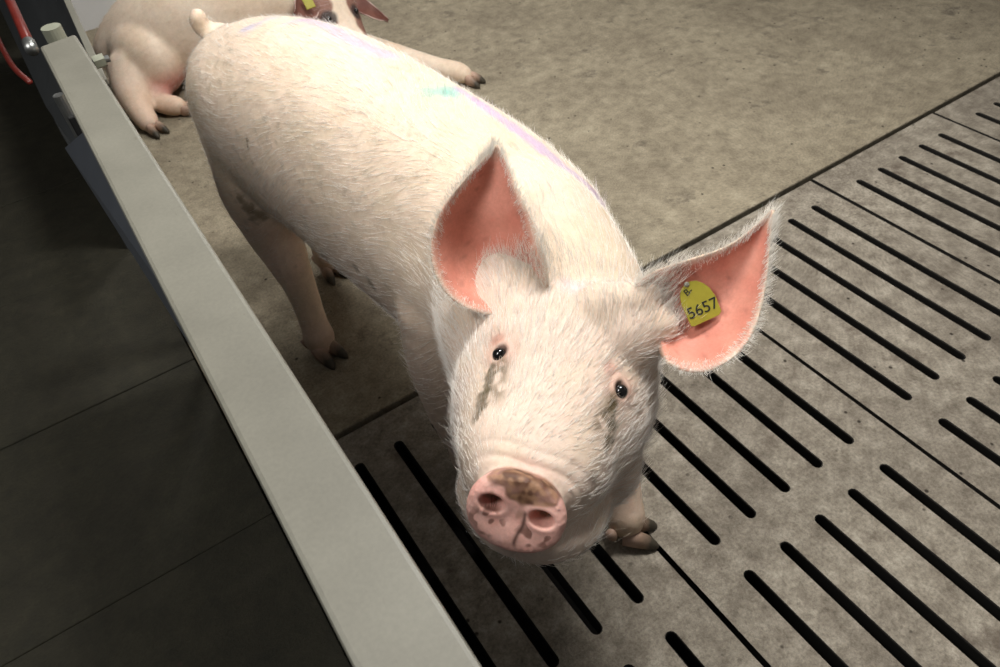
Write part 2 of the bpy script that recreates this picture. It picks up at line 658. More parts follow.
# fixed partition beyond the hinge
part = bpy.data.objects.new('pen_partition', None)
COL.objects.link(part)
tag(part, 'thin grey partition panel continuing beyond the hinge post', 'partition')
for ya, xa, yb, xb in ((0.62, -1.690, 1.30, -1.652), (1.30, -1.652, 2.9, -1.648)):
    bm = bmesh.new()
    zb = 0.42 if ya > 1 else 0.52
    xq = -1.835 if ya > 1 else -1.80
    hexa(bm, [(xq, ya, zb), (xq + 0.015, ya, zb), (-1.820, yb, 0.42), (-1.835, yb, 0.42),
              (xa - 0.012, ya, 0.70), (xa, ya, 0.70), (xb, yb, 0.70), (xb - 0.012, yb, 0.70)])
    from_bm(bm, 'panel', M['sheet'], part)
    bm = bmesh.new()
    hexa(bm, [(xa - 0.013, ya, 0.699), (xa + 0.002, ya, 0.699), (xb + 0.002, yb, 0.699), (xb - 0.013, yb, 0.699),
              (xa - 0.013, ya, 0.711), (xa + 0.002, ya, 0.711), (xb + 0.002, yb, 0.711), (xb - 0.013, yb, 0.711)], 0.002)
    from_bm(bm, 'edge_strip', M['rail'], part)
    bm = bmesh.new()
    box(bm, -1.83, -1.815, max(ya, 1.15), yb, 0.0, 0.425)
    from_bm(bm, 'lower_panel', M['sheet'], part)

rp = bpy.data.objects.new('red_bar', None)
COL.objects.link(rp)
tag(rp, 'straight red painted bar with a steel collar beside the hinge post', 'bar')
bm = bmesh.new(); tube(bm, [(-1.784, 0.66, 0.80, 0.0095), (-1.777, 1.2, 0.80, 0.0095), (-1.768, 2.2, 0.80, 0.0095)]); from_bm(bm, 'bar', M['red'], rp, True)
bm = bmesh.new(); cyl(bm, (-1.7845, 0.625, 0.80), (-1.784, 0.665, 0.80), 0.0118, 18); from_bm(bm, 'collar', M['steel'], rp, True)
bm = bmesh.new()
tube(bm, [(-1.846, 1.9, 0.70, 0.007), (-1.846, 1.2, 0.70, 0.007), (-1.842, 0.95, 0.70, 0.006), (-1.836, 0.85, 0.695, 0.006), (-1.822, 0.80, 0.68, 0.006)])
tag(from_bm(bm, 'red_hose', M['red'], None, True), 'thin dull red hose hanging below the red bar', 'hose')

# ------------------------------------------------------------------ pigs
SKIN = np.array(lin(226, 207, 187))


def make_body(V, F, name, paint, ears=(), mat=None):
    """V,F remeshed body plus ear shells -> one mesh object with a colour attribute"""
    base = len(V)
    Vall, Fall, Call = [V], list(F), [paint(V, vnormals(V, F))]
    for (ev, ef, ec) in ears:
        off = sum(len(x) for x in Vall)
        Vall.append(ev)
        Fall += [tuple(i + off for i in f) for f in ef]
        Call.append(ec)
    V2 = np.vstack(Vall)
    C2 = np.vstack(Call)
    me = bpy.data.meshes.new(name)
    me.from_pydata(V2.tolist(), [], Fall)
    me.polygons.foreach_set('use_smooth', [True] * len(me.polygons))
    ca = me.color_attributes.new('Col', 'FLOAT_COLOR', 'POINT')
    ca.data.foreach_set('color', np.hstack([C2, np.ones((len(C2), 1))]).astype(np.float32).ravel())
    me.update()
    return link(name, me, mat or M['skin'])


def ear_shell(o, m, i, back_dir, thick, inner_fn, outer_col, nu=17, nv=30):
    """o/m/i: edge, mid, edge curves from base to tip (k,3). inside surface + outside surface, closed."""
    O, Mi, I = catmull(o, 6), catmull(m, 6), catmull(i, 6)
    n = len(O)
    inner, uv = [], []
    for k in range(n):
        for t in np.linspace(0, 1, nu):
            # quadratic through the three curves with a rounder cup
            a, b_, c = (1 - t) * (1 - 2 * t), 4 * t * (1 - t), t * (2 * t - 1)
            inner.append(a * O[k] + b_ * Mi[k] + c * I[k])
            uv.append((t, k / (n - 1)))
    inner = np.array(inner); uv = np.array(uv)
    Fi = []
    for k in range(n - 1):
        for j in range(nu - 1):
            q = k * nu + j
            Fi.append((q, q + 1, q + nu + 1, q + nu))
    nr = vnormals(inner, Fi)
    s = np.sign((nr @ back_dir).mean())
    nr = nr * s
    edge = np.minimum(uv[:, 0], 1 - uv[:, 0]) * 2
    th = thick * (0.35 + 0.65 * sstep(0, 0.5, edge)) * (1.15 - 0.75 * uv[:, 1])
    outer = inner + nr * th[:, None]
    V = np.vstack([inner, outer])
    nn = len(inner)
    F = []
    for f in Fi:
        F.append(f if s < 0 else f[::-1])
        g = tuple(x + nn for x in f)
        F.append(g[::-1] if s < 0 else g)
    def quad(a, b_, flip):
        f = (a, b_, b_ + nn, a + nn)
        F.append(f[::-1] if flip else f)
    for k in range(n - 1):
        quad(k * nu, (k + 1) * nu, s > 0)
        quad(k * nu + nu - 1, (k + 1) * nu + nu - 1, s < 0)
    for j in range(nu - 1):
        quad(j, j + 1, s < 0)
        quad((n - 1) * nu + j, (n - 1) * nu + j + 1, s > 0)
    Ci = inner_fn(inner, uv)
    Co = np.tile(outer_col, (nn, 1))
    return V, F, np.vstack([Ci, Co]), inner, nr, uv, outer


def claw_mesh(length, width, height):
    bm = bmesh.new()
    R = []
    for t, wd, ht, fw in ((0.0, 0.92, 1.0, 0.0), (0.35, 1.0, 0.94, 0.0), (0.7, 0.85, 0.66, 0.0), (0.92, 0.5, 0.36, 0), (1.0, 0.2, 0.16, 0)):
        ring = []
        for k in np.linspace(0, 2 * math.pi, 14, endpoint=False):
            c, s = math.cos(k), math.sin(k)
            ring.append(Vector((length * (t - 0.4), c * width * 0.5 * wd, max(0.0, height * ht * (0.5 + 0.55 * s)))))
        R.append(ring)
    rings(bm, R)
    bmesh.ops.recalc_face_normals(bm, faces=bm.faces)
    me = bpy.data.meshes.new('claw')
    bm.to_mesh(me); bm.free()
    me.polygons.foreach_set('use_smooth', [True] * len(me.polygons))
    me.materials.append(M['hoof'])
    return me


CLAW = claw_mesh(0.066, 0.030, 0.042)
DEW = claw_mesh(0.026, 0.017, 0.022)


def hooves(parent, pos, ang, spread=0.017, tilt=0.0, scale=1.0, dew=True):
    d = Vector((math.cos(ang), math.sin(ang), 0))
    s = Vector((-d.y, d.x, 0))
    for sg in (-1, 1):
        o = link('claw', CLAW, None, parent)
        o.location = Vector(pos) + s * spread * sg + d * 0.012
        o.rotation_euler = (0, tilt, ang + 0.14 * sg)
        o.scale = (scale,) * 3
        if dew:
            q = link('dewclaw', DEW, None, parent)
            q.location = Vector(pos) + s * 0.022 * sg - d * 0.045 + Vector((0, 0, 0.035))
            q.rotation_euler = (0, 0.7, ang + math.pi * 0)
            q.scale = (scale,) * 3


def hair_object(name, roots, dirs, normals, lengths, radii, mat, parent, npts=4, lift=0.35, curl=0.25, color=None):
    n = len(roots)
    P = np.zeros((n, npts, 3))
    jit = RNG.normal(0, 1, (n, 3)) * curl
    d0 = dirs + jit * 0.6
    for k in range(npts):
        t = k / (npts - 1)
        P[:, k] = roots + lengths[:, None] * (t * d0 * (0.75 + 0.25 * t) + normals * lift * (t - 0.45 * t * t))
    hc = bpy.data.hair_curves.new(name)
    hc.add_curves([npts] * n)
    hc.position_data.foreach_set('vector', P.astype(np.float32).ravel())
    ra = hc.attributes.get('radius') or hc.attributes.new('radius', 'FLOAT', 'POINT')
    prof = np.linspace(1, 0.25, npts)
    ra.data.foreach_set('value', (radii[:, None] * prof[None]).astype(np.float32).ravel())
    col = np.tile((0.93, 0.90, 0.84), (n, 1)) if color is None else color
    ca = hc.attributes.new('Col', 'FLOAT_COLOR', 'CURVE')
    ca.data.foreach_set('color', np.hstack([col, np.ones((n, 1))]).astype(np.float32).ravel())
    hc.materials.append(mat)
    o = bpy.data.objects.new(name, hc)
    COL.objects.link(o)
    o.parent = parent
    tag(o, 'short white bristly coat', kind='stuff')
    return o


def sample_faces(V, F, count, weight=None):
    A = np.array([f if len(f) == 4 else (f[0], f[1], f[2], f[2]) for f in F])
    c = V[A].mean(1)
    nrm = np.cross(V[A[:, 2]] - V[A[:, 0]], V[A[:, 3]] - V[A[:, 1]])
    ar = np.linalg.norm(nrm, axis=1)
    nrm = nrm / (ar[:, None] + 1e-12)
    wt = ar if weight is None else ar * weight(c, nrm)
    idx = RNG.choice(len(A), count, p=wt / wt.sum())
    u, v = RNG.random((2, count, 1))
    q = V[A[idx]]
    p = (1 - u) * (1 - v) * q[:, 0] + u * (1 - v) * q[:, 1] + u * v * q[:, 2] + (1 - u) * v * q[:, 3]
    return p, nrm[idx]


# ---------------------------------------------------------------- main pig
HE = np.array([-1.4241, -0.5314, 0.6892])     # midpoint of the eyes
HA = np.array([-0.6918, -0.6504, 0.3137])     # head forward
HR = np.array([0.6247, -0.7570, -0.1918])     # pig's left
HU = np.array([0.3622, 0.0633, 0.9300])       # head up
HO = HE - 0.06 * HU                            # on the snout axis at eye station


def H(s, r, u):
    return HO + s * HA + r * HR + u * HU


TILT = math.radians(20)
DA = math.cos(TILT) * HA + math.sin(TILT) * HU   # the snout disc faces a little further up
DU = math.cos(TILT) * HU - math.sin(TILT) * HA
DO = H(.172, 0, -.011)



def add_head(bm, H, HR, HU, DA, DU, DO, k=1.0, joff=0.012):
    head = []
    for s, top, bot, hw in ((-0.20, .06, -.10, .09), (-.15, .105, -.145, .125), (-.09, .112, -.152, .134), (-.04, .095, -.145, .130), (.0, .075, -.130, .118),
                            (.05, .058, -.112, .098), (.10, .047, -.095, .082), (.13, .034, -.082, .066), (.147, .024, -.070, .055), (.158, .014, -.055, .044)):
        c = H(s * k, 0, (top + bot) / 2 * k)
        head.append((*c, hw * k, (top - bot) / 2 * k, (top - bot) / 2 * k))
    section_loft(bm, head, expo=2.25, right=HR, up=HU)
    disc = []          # snout disc with a raised rim
    for s, rr, q in ((-.030, .043, .84), (-.008, .049, .82), (.004, .0525, .80), (.012, .052, .79), (.017, .047, .78)):
        disc.append((*(DO + s * k * DA), rr * k, rr * q * k, rr * q * k))
    section_loft(bm, disc, expo=2.2, right=HR, up=DU, sub=3)
    jaw = []           # chin and lower jaw
    for s, top, bot, hw in ((-.02, -.05, -.15, .100), (.05, -.05, -.138, .097), (.10, -.045, -.122, .086), (.14, -.04, -.104, .066), (.165, -.045, -.088, .045), (.175, -.05, -.078, .022)):
        jaw.append((*H(s * k, joff * k, (top + bot) / 2 * k), hw * k, (top - bot) / 2 * k, (top - bot) / 2 * k))
    section_loft(bm, jaw, right=HR, up=HU)


def refine(V, F, mask, cuts=1):
    '''subdivide the faces whose vertices are all in mask'''
    bm = bmesh.new()
    vv = [bm.verts.new(p) for p in V]
    sel = []
    for f in F:
        fc = bm.faces.new([vv[i] for i in f])
        if all(mask[i] for i in f):
            sel.append(fc)
    ed = list({e for f in sel for e in f.edges})
    bmesh.ops.subdivide_edges(bm, edges=ed, cuts=cuts, use_grid_fill=True)
    bmesh.ops.triangulate(bm, faces=[f for f in bm.faces if len(f.verts) > 4])
    bm.verts.index_update()
    V2 = np.array([v.co[:] for v in bm.verts])
    F2 = [tuple(v.index for v in f.verts) for f in bm.faces]
    bm.free()
    return V2, F2


bm = bmesh.new()
body = [  # y, x, top, bottom, halfwidth
    (0.785, -1.430, 0.60, 0.53, 0.03), (0.755, -1.426, 0.675, 0.44, 0.10), (0.67, -1.412, 0.725, 0.385, 0.155),
    (0.53, -1.378, 0.762, 0.335, 0.187), (0.36, -1.338, 0.775, 0.31, 0.196), (0.18, -1.303, 0.765, 0.295, 0.198),
    (0.0, -1.276, 0.748, 0.29, 0.197), (-0.14, -1.265, 0.736, 0.30, 0.19), (-0.25, -1.272, 0.73, 0.33, 0.175)]
secs = [(x, y, (t + b) / 2, hw, (t - b) / 2, (t - b) / 2) for y, x, t, b, hw in body]
section_loft(bm, secs, expo=2.15)
# neck from the shoulders into the head
neck = []
n0, n1 = np.array([-1.262, -0.16, 0.545]), H(-0.10, 0, -0.02)
for t, hw, up, dn in ((0, .165, .18, .2), (.33, .155, .185, .17), (.66, .158, .155, .165), (1, .142, .115, .14)):
    c = n0 * (1 - t) + n1 * t + np.array([0.015, 0, 0.01]) * math.sin(math.pi * t)
    neck.append((*c, hw, up, dn))
section_loft(bm, neck, expo=2.1)
add_head(bm, H, HR, HU, DA, DU, DO)
# cheeks, brow ridges, shoulders, hams
for sg in (-1, 1):
    ellipsoid(bm, H(-.03, .062 * sg + .008, -.075), .065, .07, .065)
    ellipsoid(bm, H(-.018, .062 * sg, .038), .036, .036, .026)
# flesh at the ear roots
ellipsoid(bm, (-1.312, -.525, .672), .05, .05, .05)
tube(bm, [(-1.372, -.438, .672, .032), (-1.374, -.414, .688, .026), (-1.368, -.400, .708, .016), (-1.362, -.388, .728, .008)], sub=4)
tube(bm, [(-1.31, -.535, .680, .036), (-1.292, -.545, .690, .034), (-1.283, -.560, .700, .026)], sub=4)
tube(bm, [(-1.33, -.48, .690, .040), (-1.295, -.515, .715, .028), (-1.275, -.528, .735, .014)], sub=4)
ellipsoid(bm, (-1.375, -0.14, 0.50), .085, .15, .17)
ellipsoid(bm, (-1.155, -0.16, 0.50), .085, .15, .17)
ellipsoid(bm, (-1.470, 0.555, 0.52), .10, .155, .18, 0.15)
ellipsoid(bm, (-1.335, 0.57, 0.51), .105, .155, .18, 0.15)
# legs
LEGS = {
    'fl': [(-1.15, -.20, .50, .10), (-1.14, -.25, .37, .078), (-1.185, -.36, .22, .050), (-1.215, -.44, .09, .040), (-1.228, -.470, .05, .040), (-1.232, -.482, .03, .032)],
    'fr': [(-1.375, -.16, .50, .10), (-1.395, -.165, .37, .088), (-1.41, -.16, .22, .055), (-1.405, -.15, .09, .034), (-1.405, -.165, .05, .036), (-1.405, -.18, .03, .028)],
    'rr': [(-1.465, .58, .50, .105), (-1.490, .525, .40, .100), (-1.503, .50, .29, .066), (-1.505, .43, .18, .039), (-1.512, .395, .085, .035), (-1.516, .375, .045, .040), (-1.517, .36, .028, .033)],
    'rl': [(-1.33, .60, .50, .115), (-1.32, .60, .40, .092), (-1.335, .70, .26, .05), (-1.355, .69, .15, .034), (-1.365, .665, .08, .034), (-1.368, .65, .045, .036), (-1.37, .64, .028, .028)],
}
for L in LEGS.values():
    tube(bm, L, n=16, sub=5)
tube(bm, [(-1.385, .68, .655, .03), (-1.412, .735, .676, .027), (-1.437, .752, .684, .024), (-1.452, .758, .697, .022), (-1.457, .755, .718, .022), (-1.446, .747, .731, .020)], sub=5)
V, F = remesh(bm, 0.0048)
E_ = edges_of(F)
loc = (V - HO) @ np.stack([HA, HR, HU], 1)     # head-local s, r, u
headw = sstep(-0.02, 0.1, loc[:, 0]) * (np.abs(loc[:, 1]) < 0.2)
wt = 1 - 0.75 * sstep(0.12, 0.15, loc[:, 0]) * (np.abs(loc[:, 1]) < 0.12)
V = smooth(V, E_, 9, 0.6, wt)
# plain (shrinking) blend on the trunk so limbs flow into the body
lc = (V - HO) @ np.stack([HA, HR, HU], 1)
trunk = sstep(0.22, 0.36, V[:, 2]) * (1 - sstep(-0.22, -0.12, lc[:, 0]))
trunk = np.maximum(trunk, 0.8 * sstep(-0.02, -0.07, lc[:, 0]) * sstep(-0.02, 0.03, lc[:, 2]))
for _ in range(24):
    V = V + 0.5 * trunk[:, None] * (smooth(V, E_, 1, 0.5) - V)
    n_ = len(V)
    deg = np.bincount(E_.ravel(), minlength=n_).astype(float)
    S = np.stack([np.bincount(E_[:, 0], V[E_[:, 1], k], n_) + np.bincount(E_[:, 1], V[E_[:, 0], k], n_) for k in range(3)], 1)
    V = V + 0.6 * trunk[:, None] * (S / deg[:, None] - V)
lc = (V - HO) @ np.stack([HA, HR, HU], 1)
V, F = refine(V, F, (lc[:, 0] > -0.05) & (np.abs(lc[:, 1]) < 0.17) & (np.abs(lc[:, 2]) < 0.2))
dl = (V - DO) @ np.stack([DA, HR, DU], 1)
V, F = refine(V, F, (dl[:, 0] > -0.006) & (np.abs(dl[:, 1]) < 0.06) & (np.abs(dl[:, 2]) < 0.06))
E_ = edges_of(F)
V = smooth(V, E_, 2, 0.5, 1.0 * (((V - HO) @ HA) > -0.06))
Nn = vnormals(V, F)
loc = (V - HO) @ np.stack([HA, HR, HU], 1)
# eye sockets
EYES = [HE - 0.0755 * HR - 0.002 * HA, HE + 0.0755 * HR - 0.002 * HA]
for e in EYES:
    de = (V - e) @ np.stack([HA, HR, HU], 1)
    d = np.sqrt((de[:, 0] / 0.0076) ** 2 + (de[:, 1] / 0.0054) ** 2 + (de[:, 2] / 0.02) ** 2)
    V = V - Nn * (0.010 * np.exp(-d ** 4))[:, None] + Nn * (0.0020 * np.exp(-((d - 1.8) / 0.6) ** 2))[:, None]
# nostrils and snout relief
NOST = [(-0.0265, 0.005), (0.0265, 0.005)]
dl = (V - DO) @ np.stack([DA, HR, DU], 1)
front = sstep(-0.004, 0.008, dl[:, 0]) * (np.abs(dl[:, 1]) < 0.09)
for (r0, u0) in NOST:
    dr, du = (dl[:, 1] - r0) / 0.0102, (dl[:, 2] - u0) / 0.0070
    g = np.exp(-(dr ** 2 + du ** 2) ** 2.2)
    V = V - (DA * 0.045 + HR * np.sign(r0) * -0.004)[None] * (g * front)[:, None]
    ring = np.exp(-((np.sqrt(dr ** 2 + du ** 2) - 1.7) / 0.45) ** 2)
    V = V + DA * (0.0010 * ring * front)[:, None]
V = V - DA * (0.003 * front * np.exp(-(np.hypot(dl[:, 1], dl[:, 2]) / 0.016) ** 2))[:, None]
# wrinkles behind the snout disc and on the bridge
for s0, amp in ((0.143, 0.0030), (0.128, 0.0014)):
    V = V - Nn * (amp * np.exp(-((loc[:, 0] - s0 + 0.15 * np.abs(loc[:, 1])) / 0.0035) ** 2) * sstep(-0.01, 0.03, loc[:, 2]))[:, None]
# skin unevenness
V = V + Nn * (0.004 * (vnoise(V, 14, 3) - 0.5) + 0.0014 * (vnoise(V, 60, 5) - 0.5))[:, None]


def srgb(*c):
    return np.array(lin(*c))


def paint_main(V, Nn):
    C = np.tile(SKIN, (len(V), 1))
    def put(mask, col):
        nonlocal C
        C = C * (1 - mask[:, None]) + np.array(col) * mask[:, None]
    def dab(p, r, col, k=1.0, rough=0.0, seed=1, squash=None):
        d = np.linalg.norm(V - np.array(p), axis=1) / r
        if rough:
            d = d + rough * ((vnoise(V, 1.3 / r, seed) - 0.5) + 0.6 * (vnoise(V, 3.4 / r, seed + 2) - 0.5)) * 1.6
        put(k * (1 - sstep(0.35, 1.2, d)), col)
    loc = (V - HO) @ np.stack([HA, HR, HU], 1)
    s, r, u = loc.T
    put(0.8 * sstep(-0.2, -0.1, s) * (np.abs(r) < 0.2) * (np.abs(u) < 0.22), srgb(216, 196, 181))
    # pinker belly and legs, grubby flank
    put(0.45 * sstep(0.62, 0.36, V[:, 2]) * (s < -0.15), srgb(232, 200, 180))
    put(0.35 * sstep(0.5, 0.72, vnoise(V, 7, 9)) * (s < -0.1), srgb(214, 196, 164))
    put(0.25 * sstep(0.55, 0.72, vnoise(V, 22, 4)), srgb(214, 196, 168))
    sp = sstep(0.74, 0.80, vnoise(V, 75, 8)) * sstep(0.55, 0.65, vnoise(V, 9, 2)) * (s < -0.1)
    put(0.22 * sp, srgb(120, 108, 84))
    # lower legs grubby
    put(0.5 * sstep(0.12, 0.03, V[:, 2]), srgb(160, 136, 112))
    # snout disc: pink with dried mud along the top
    ds, dr, du = ((V - DO) @ np.stack([DA, HR, DU], 1)).T
    disc = sstep(-0.012, -0.004, ds) * sstep(1.18, 1.02, np.sqrt((dr / 0.0545) ** 2 + (du / 0.0445) ** 2))
    put(disc, srgb(234, 184, 172))
    put(disc * 0.3 * sstep(0.45, 0.7, vnoise(V, 60, 6)), srgb(216, 152, 140))
    nz = vnoise(V, 70, 11) - 0.5
    mud = sstep(0.006, 0.016, du + 0.014 * nz * 2 - 0.45 * np.abs(dr - 0.002) + 0.004) * disc
    put((0.62 + 0.36 * sstep(0.2, 0.75, vnoise(V, 75, 23))) * mud, srgb(88, 58, 40))
    put(0.6 * mud * sstep(0.3, 0.8, vnoise(V, 200, 14)), srgb(172, 134, 104))
    put(0.8 * disc * sstep(0.62, 0.70, vnoise(V, 130, 12)) * sstep(0.03, 0.012, np.abs(np.abs(dr) - 0.026) + np.abs(du + 0.014)), srgb(112, 74, 62))
    line = np.exp(-((dr - 0.009 - 0.005 * nz) / 0.0024) ** 2) * sstep(-0.036, -0.028, du) * sstep(0.010, 0.004, du)
    put(0.85 * disc * line, srgb(70, 46, 38))
    # pink crease above the disc
    put(0.5 * np.exp(-((s - 0.142) / 0.006) ** 2) * sstep(0.01, 0.04, u) * (np.abs(r) < 0.05), srgb(226, 160, 150))
    # bare pink skin around the eyes and tear stains
    for e, sg in zip(EYES, (-1, 1)):
        d = np.linalg.norm(V - e, axis=1)
        put(0.55 * sstep(0.034, 0.012, d), srgb(206, 164, 148))
        put(0.8 * sstep(0.0125, 0.008, d), srgb(96, 66, 60))
        de = (V - e) @ np.stack([HA, HR, HU], 1)
        # stain runs from the inner corner down the cheek
        t = de[:, 0]
        cen = -sg * 0.004
        wdt = 0.006 + 0.05 * np.clip(t, 0, 0.1)
        m = sstep(0.002, 0.014, t) * sstep(0.085, 0.05, t) * np.exp(-((de[:, 1] - cen + 0.2 * sg * t) / wdt) ** 2)
        m = m * sstep(0.32, 0.55, vnoise(V, 95, 21) + 0.12) * (np.abs(de[:, 2]) < 0.09)
        put(0.75 * m, srgb(92, 78, 44))
    # marking paint along the spine: violet stripe and a teal dab
    for a in MARKS:
        dab(*a)
    for pts, wd, col, k in STRIPES:
        P = np.array(pts)
        best = np.full(len(V), 9.0)
        for a, b_ in zip(P[:-1], P[1:]):
            ab = b_ - a
            t = np.clip(((V - a) @ ab) / (ab @ ab), 0, 1)
            best = np.minimum(best, np.linalg.norm(V - a - t[:, None] * ab, axis=1))
        put(k * sstep(1.3, 0.35, best / wd + 0.5 * (vnoise(V, 45, 4) - 0.5) + 0.35 * (vnoise(V, 160, 5) - 0.5)), col)
    return C


VIO, TEAL, MUD = srgb(176, 150, 208), srgb(84, 190, 186), srgb(96, 84, 62)
MARKS = []
for q, r_ in (((-1.402, .52, .734), .03), ((-1.354, .534, .731), .03), ((-1.325, .466, .736), .03)):
    MARKS.append((q, r_ * 1.2, srgb(172, 172, 206), 0.65, 0.5, 3))
STRIPES = [
    ([(-1.30, .47, .755), (-1.285, .40, .765), (-1.28, .332, .766), (-1.271, .285, .764), (-1.25, .22, .757)], 0.026, VIO, 0.45),
    ([(-1.195, .06, .725), (-1.185, .011, .722), (-1.182, -.065, .718), (-1.176, -.13, .713), (-1.172, -.20, .706), (-1.160, -.235, .685), (-1.146, -.248, .664), (-1.125, -.25, .63)], 0.020, VIO, 0.6),
]
for q, r_ in (((-1.222, .047, .733), .024), ((-1.253, .054, .742), .026)):
    MARKS.append((q, r_ * 1.35, TEAL, 0.45, 0.6, 5))
for q, r_ in (((-1.538, .438, .401), .022), ((-1.55, .45, .42), .016), ((-1.558, .457, .445), .014), ((-1.478, .012, .504), .012), ((-1.471, -.03, .493), .014)):
    MARKS.append((q, r_, MUD, 0.7, 0.7, 6))
for q, r_ in (((-1.52, .338, .635), .006), ((-1.525, .337, .622), .005)):
    MARKS.append((q, r_, MUD, 0.8, 0.5, 6))
for q, r_ in (((-1.487, -.484, .698), .008), ((-1.495, -.490, .697), .008), ((-1.502, -.496, .695), .009), ((-1.511, -.503, .694), .010), ((-1.520, -.510, .692), .011), ((-1.530, -.519, .693), .012), ((-1.540, -.529, .692), .011),
              ((-1.395, -.596, .673), .007), ((-1.401, -.602, .671), .008), ((-1.407, -.608, .668), .009), ((-1.413, -.615, .666), .010), ((-1.419, -.621, .663), .010), ((-1.428, -.628, .662), .011), ((-1.437, -.634, .660), .010)):
    MARKS.append((q, r_ * 0.95, srgb(80, 70, 42), 0.75, 0.7, 8))
MARKS.append(((-1.462, -.452, .703), .011, srgb(190, 140, 124), 0.7, 0.5, 7))
MARKS.append(((-1.372, -.565, .687), .012, srgb(206, 160, 146), 0.7, 0.5, 7))
MARKS.append(((-1.336, -.447, .708), .022, srgb(232, 190, 206), 0.5, 0.5, 7))


def pink_inner(inner, uv):
    t, v = uv.T
    C = np.tile(srgb(216, 148, 130), (len(inner), 1))
    e = np.minimum(t, 1 - t) * 2
    m = (1 - sstep(0.0, 0.16, e)) * 0.9
    C = C * (1 - m[:, None]) + SKIN * m[:, None]
    m = (0.85 * sstep(0.16, 0.02, v) * sstep(0.3, 0.5, t))[:, None]
    C = C * (1 - m) + SKIN * 0.9 * m
    m = sstep(0.86, 1.0, v)[:, None]
    C = C * (1 - m) + SKIN * m
    m = (0.45 * sstep(0.4, 0.7, vnoise(inner, 40, 3)))[:, None]
    C = C * (1 - m) + srgb(200, 122, 106) * m
    m = (0.3 * sstep(0.80, 0.88, vnoise(inner, 120, 5)))[:, None]
    C = C * (1 - m) + srgb(120, 66, 56) * m
    return C


earL = dict(o=[(-1.428, -0.41, 0.690), (-1.465, -0.388, 0.712), (-1.481, -0.361, 0.739), (-1.473, -0.333, 0.773), (-1.443, -0.313, 0.805), (-1.401, -0.303, 0.826), (-1.368, -0.298, 0.839), (-1.338, -0.289, 0.847)],
            m=[(-1.387, -0.384, 0.691), (-1.397, -0.353, 0.692), (-1.4, -0.331, 0.712), (-1.395, -0.317, 0.738), (-1.384, -0.31, 0.769), (-1.368, -0.301, 0.798), (-1.354, -0.296, 0.825), (-1.338, -0.2889, 0.847)],
            i=[(-1.365, -0.428, 0.713), (-1.36, -0.417, 0.743), (-1.356, -0.401, 0.762), (-1.351, -0.381, 0.779), (-1.348, -0.36, 0.795), (-1.344, -0.332, 0.814), (-1.339, -0.308, 0.83), (-1.3379, -0.289, 0.847)])
earR = dict(o=[(-1.323, -0.607, 0.703), (-1.311, -0.628, 0.699), (-1.291, -0.645, 0.704), (-1.26, -0.652, 0.717), (-1.228, -0.644, 0.734), (-1.192, -0.62, 0.758), (-1.161, -0.592, 0.784), (-1.134, -0.567, 0.808)],
            m=[(-1.295, -0.556, 0.7), (-1.27, -0.561, 0.693), (-1.245, -0.571, 0.699), (-1.221, -0.58, 0.713), (-1.198, -0.582, 0.731), (-1.176, -0.58, 0.754), (-1.154, -0.574, 0.78), (-1.134, -0.5669, 0.808)],
            i=[(-1.295, -0.516, 0.743), (-1.278, -0.52, 0.752), (-1.255, -0.532, 0.762), (-1.228, -0.545, 0.769), (-1.203, -0.557, 0.776), (-1.18, -0.564, 0.785), (-1.155, -0.565, 0.794), (-1.1339, -0.567, 0.808)])
BACK = np.array([0.34, 0.60, -0.72])
ears = [ear_shell(e['o'], e['m'], e['i'], BACK, 0.010, pink_inner, SKIN) for e in (earL, earR)]
pig = make_body(V, F, 'pig', paint_main, [e[:3] for e in ears])
tag(pig, 'large white pig with yellow ear tag standing and looking up at the camera', 'pig')

for e in EYES:
    bm = bmesh.new()
    c = e
    bmesh.ops.create_uvsphere(bm, u_segments=20, v_segments=12, radius=0.0090, matrix=Matrix.Translation(c - 0.0050 * HU))
    from_bm(bm, 'eye', M['eye'], pig, True)

hooves(pig, (-1.228, -0.490, 0), math.radians(-38), scale=1.08)
hooves(pig, (-1.405, -0.19, 0), math.radians(-90))
hooves(pig, (-1.517, 0.352, 0), math.radians(-72), scale=1.12)
hooves(pig, (-1.37, 0.635, 0), math.radians(-85))

# coat
def coat(count, lo, hi, length, rad, weight, seed_curl=0.3, lift=0.35, name='hair'):
    p, n = sample_faces(V, F, count, weight)
    l = (p - HO) @ np.stack([HA, HR, HU], 1)
    th = sstep(-0.32, -0.12, l[:, 0])[:, None]
    back = np.array([-0.10, 0.93, -0.35])
    spread = l[:, 1:2] * 4.0
    f_head = -HA + HR * spread + HU * 0.1
    f = back * (1 - th) + f_head * th
    swirl = (vnoise(p, 9, 31) - 0.5)[:, None] * 1.2
    f = f + np.cross(n, f) * swirl
    f = f - n * (f * n).sum(1)[:, None]
    f /= np.linalg.norm(f, axis=1)[:, None] + 1e-9
    L = length * (lo + (hi - lo) * RNG.random(count)) * (1 - 0.45 * sstep(-0.05, 0.1, l[:, 0]))
    pc = paint_main(p, n)
    hc = np.array([0.96, 0.95, 0.925]) * 0.75 + 0.25 * pc
    lum = pc.mean(1)
    mk = sstep(0.62, 0.40, lum)[:, None]
    hc = hc * (1 - 0.75 * mk) + pc * 0.75 * mk
    return hair_object(name, p, f, n, L, np.full(count, rad) * (0.7 + 0.6 * RNG.random(count)), M['hair'], pig, lift=lift, curl=seed_curl, color=hc)


def w_trunk(c, n):
    l = (c - HO) @ np.stack([HA, HR, HU], 1)
    return (l[:, 0] < -0.10) * (0.12 + 0.88 * sstep(0.25, 0.6, c[:, 2]))


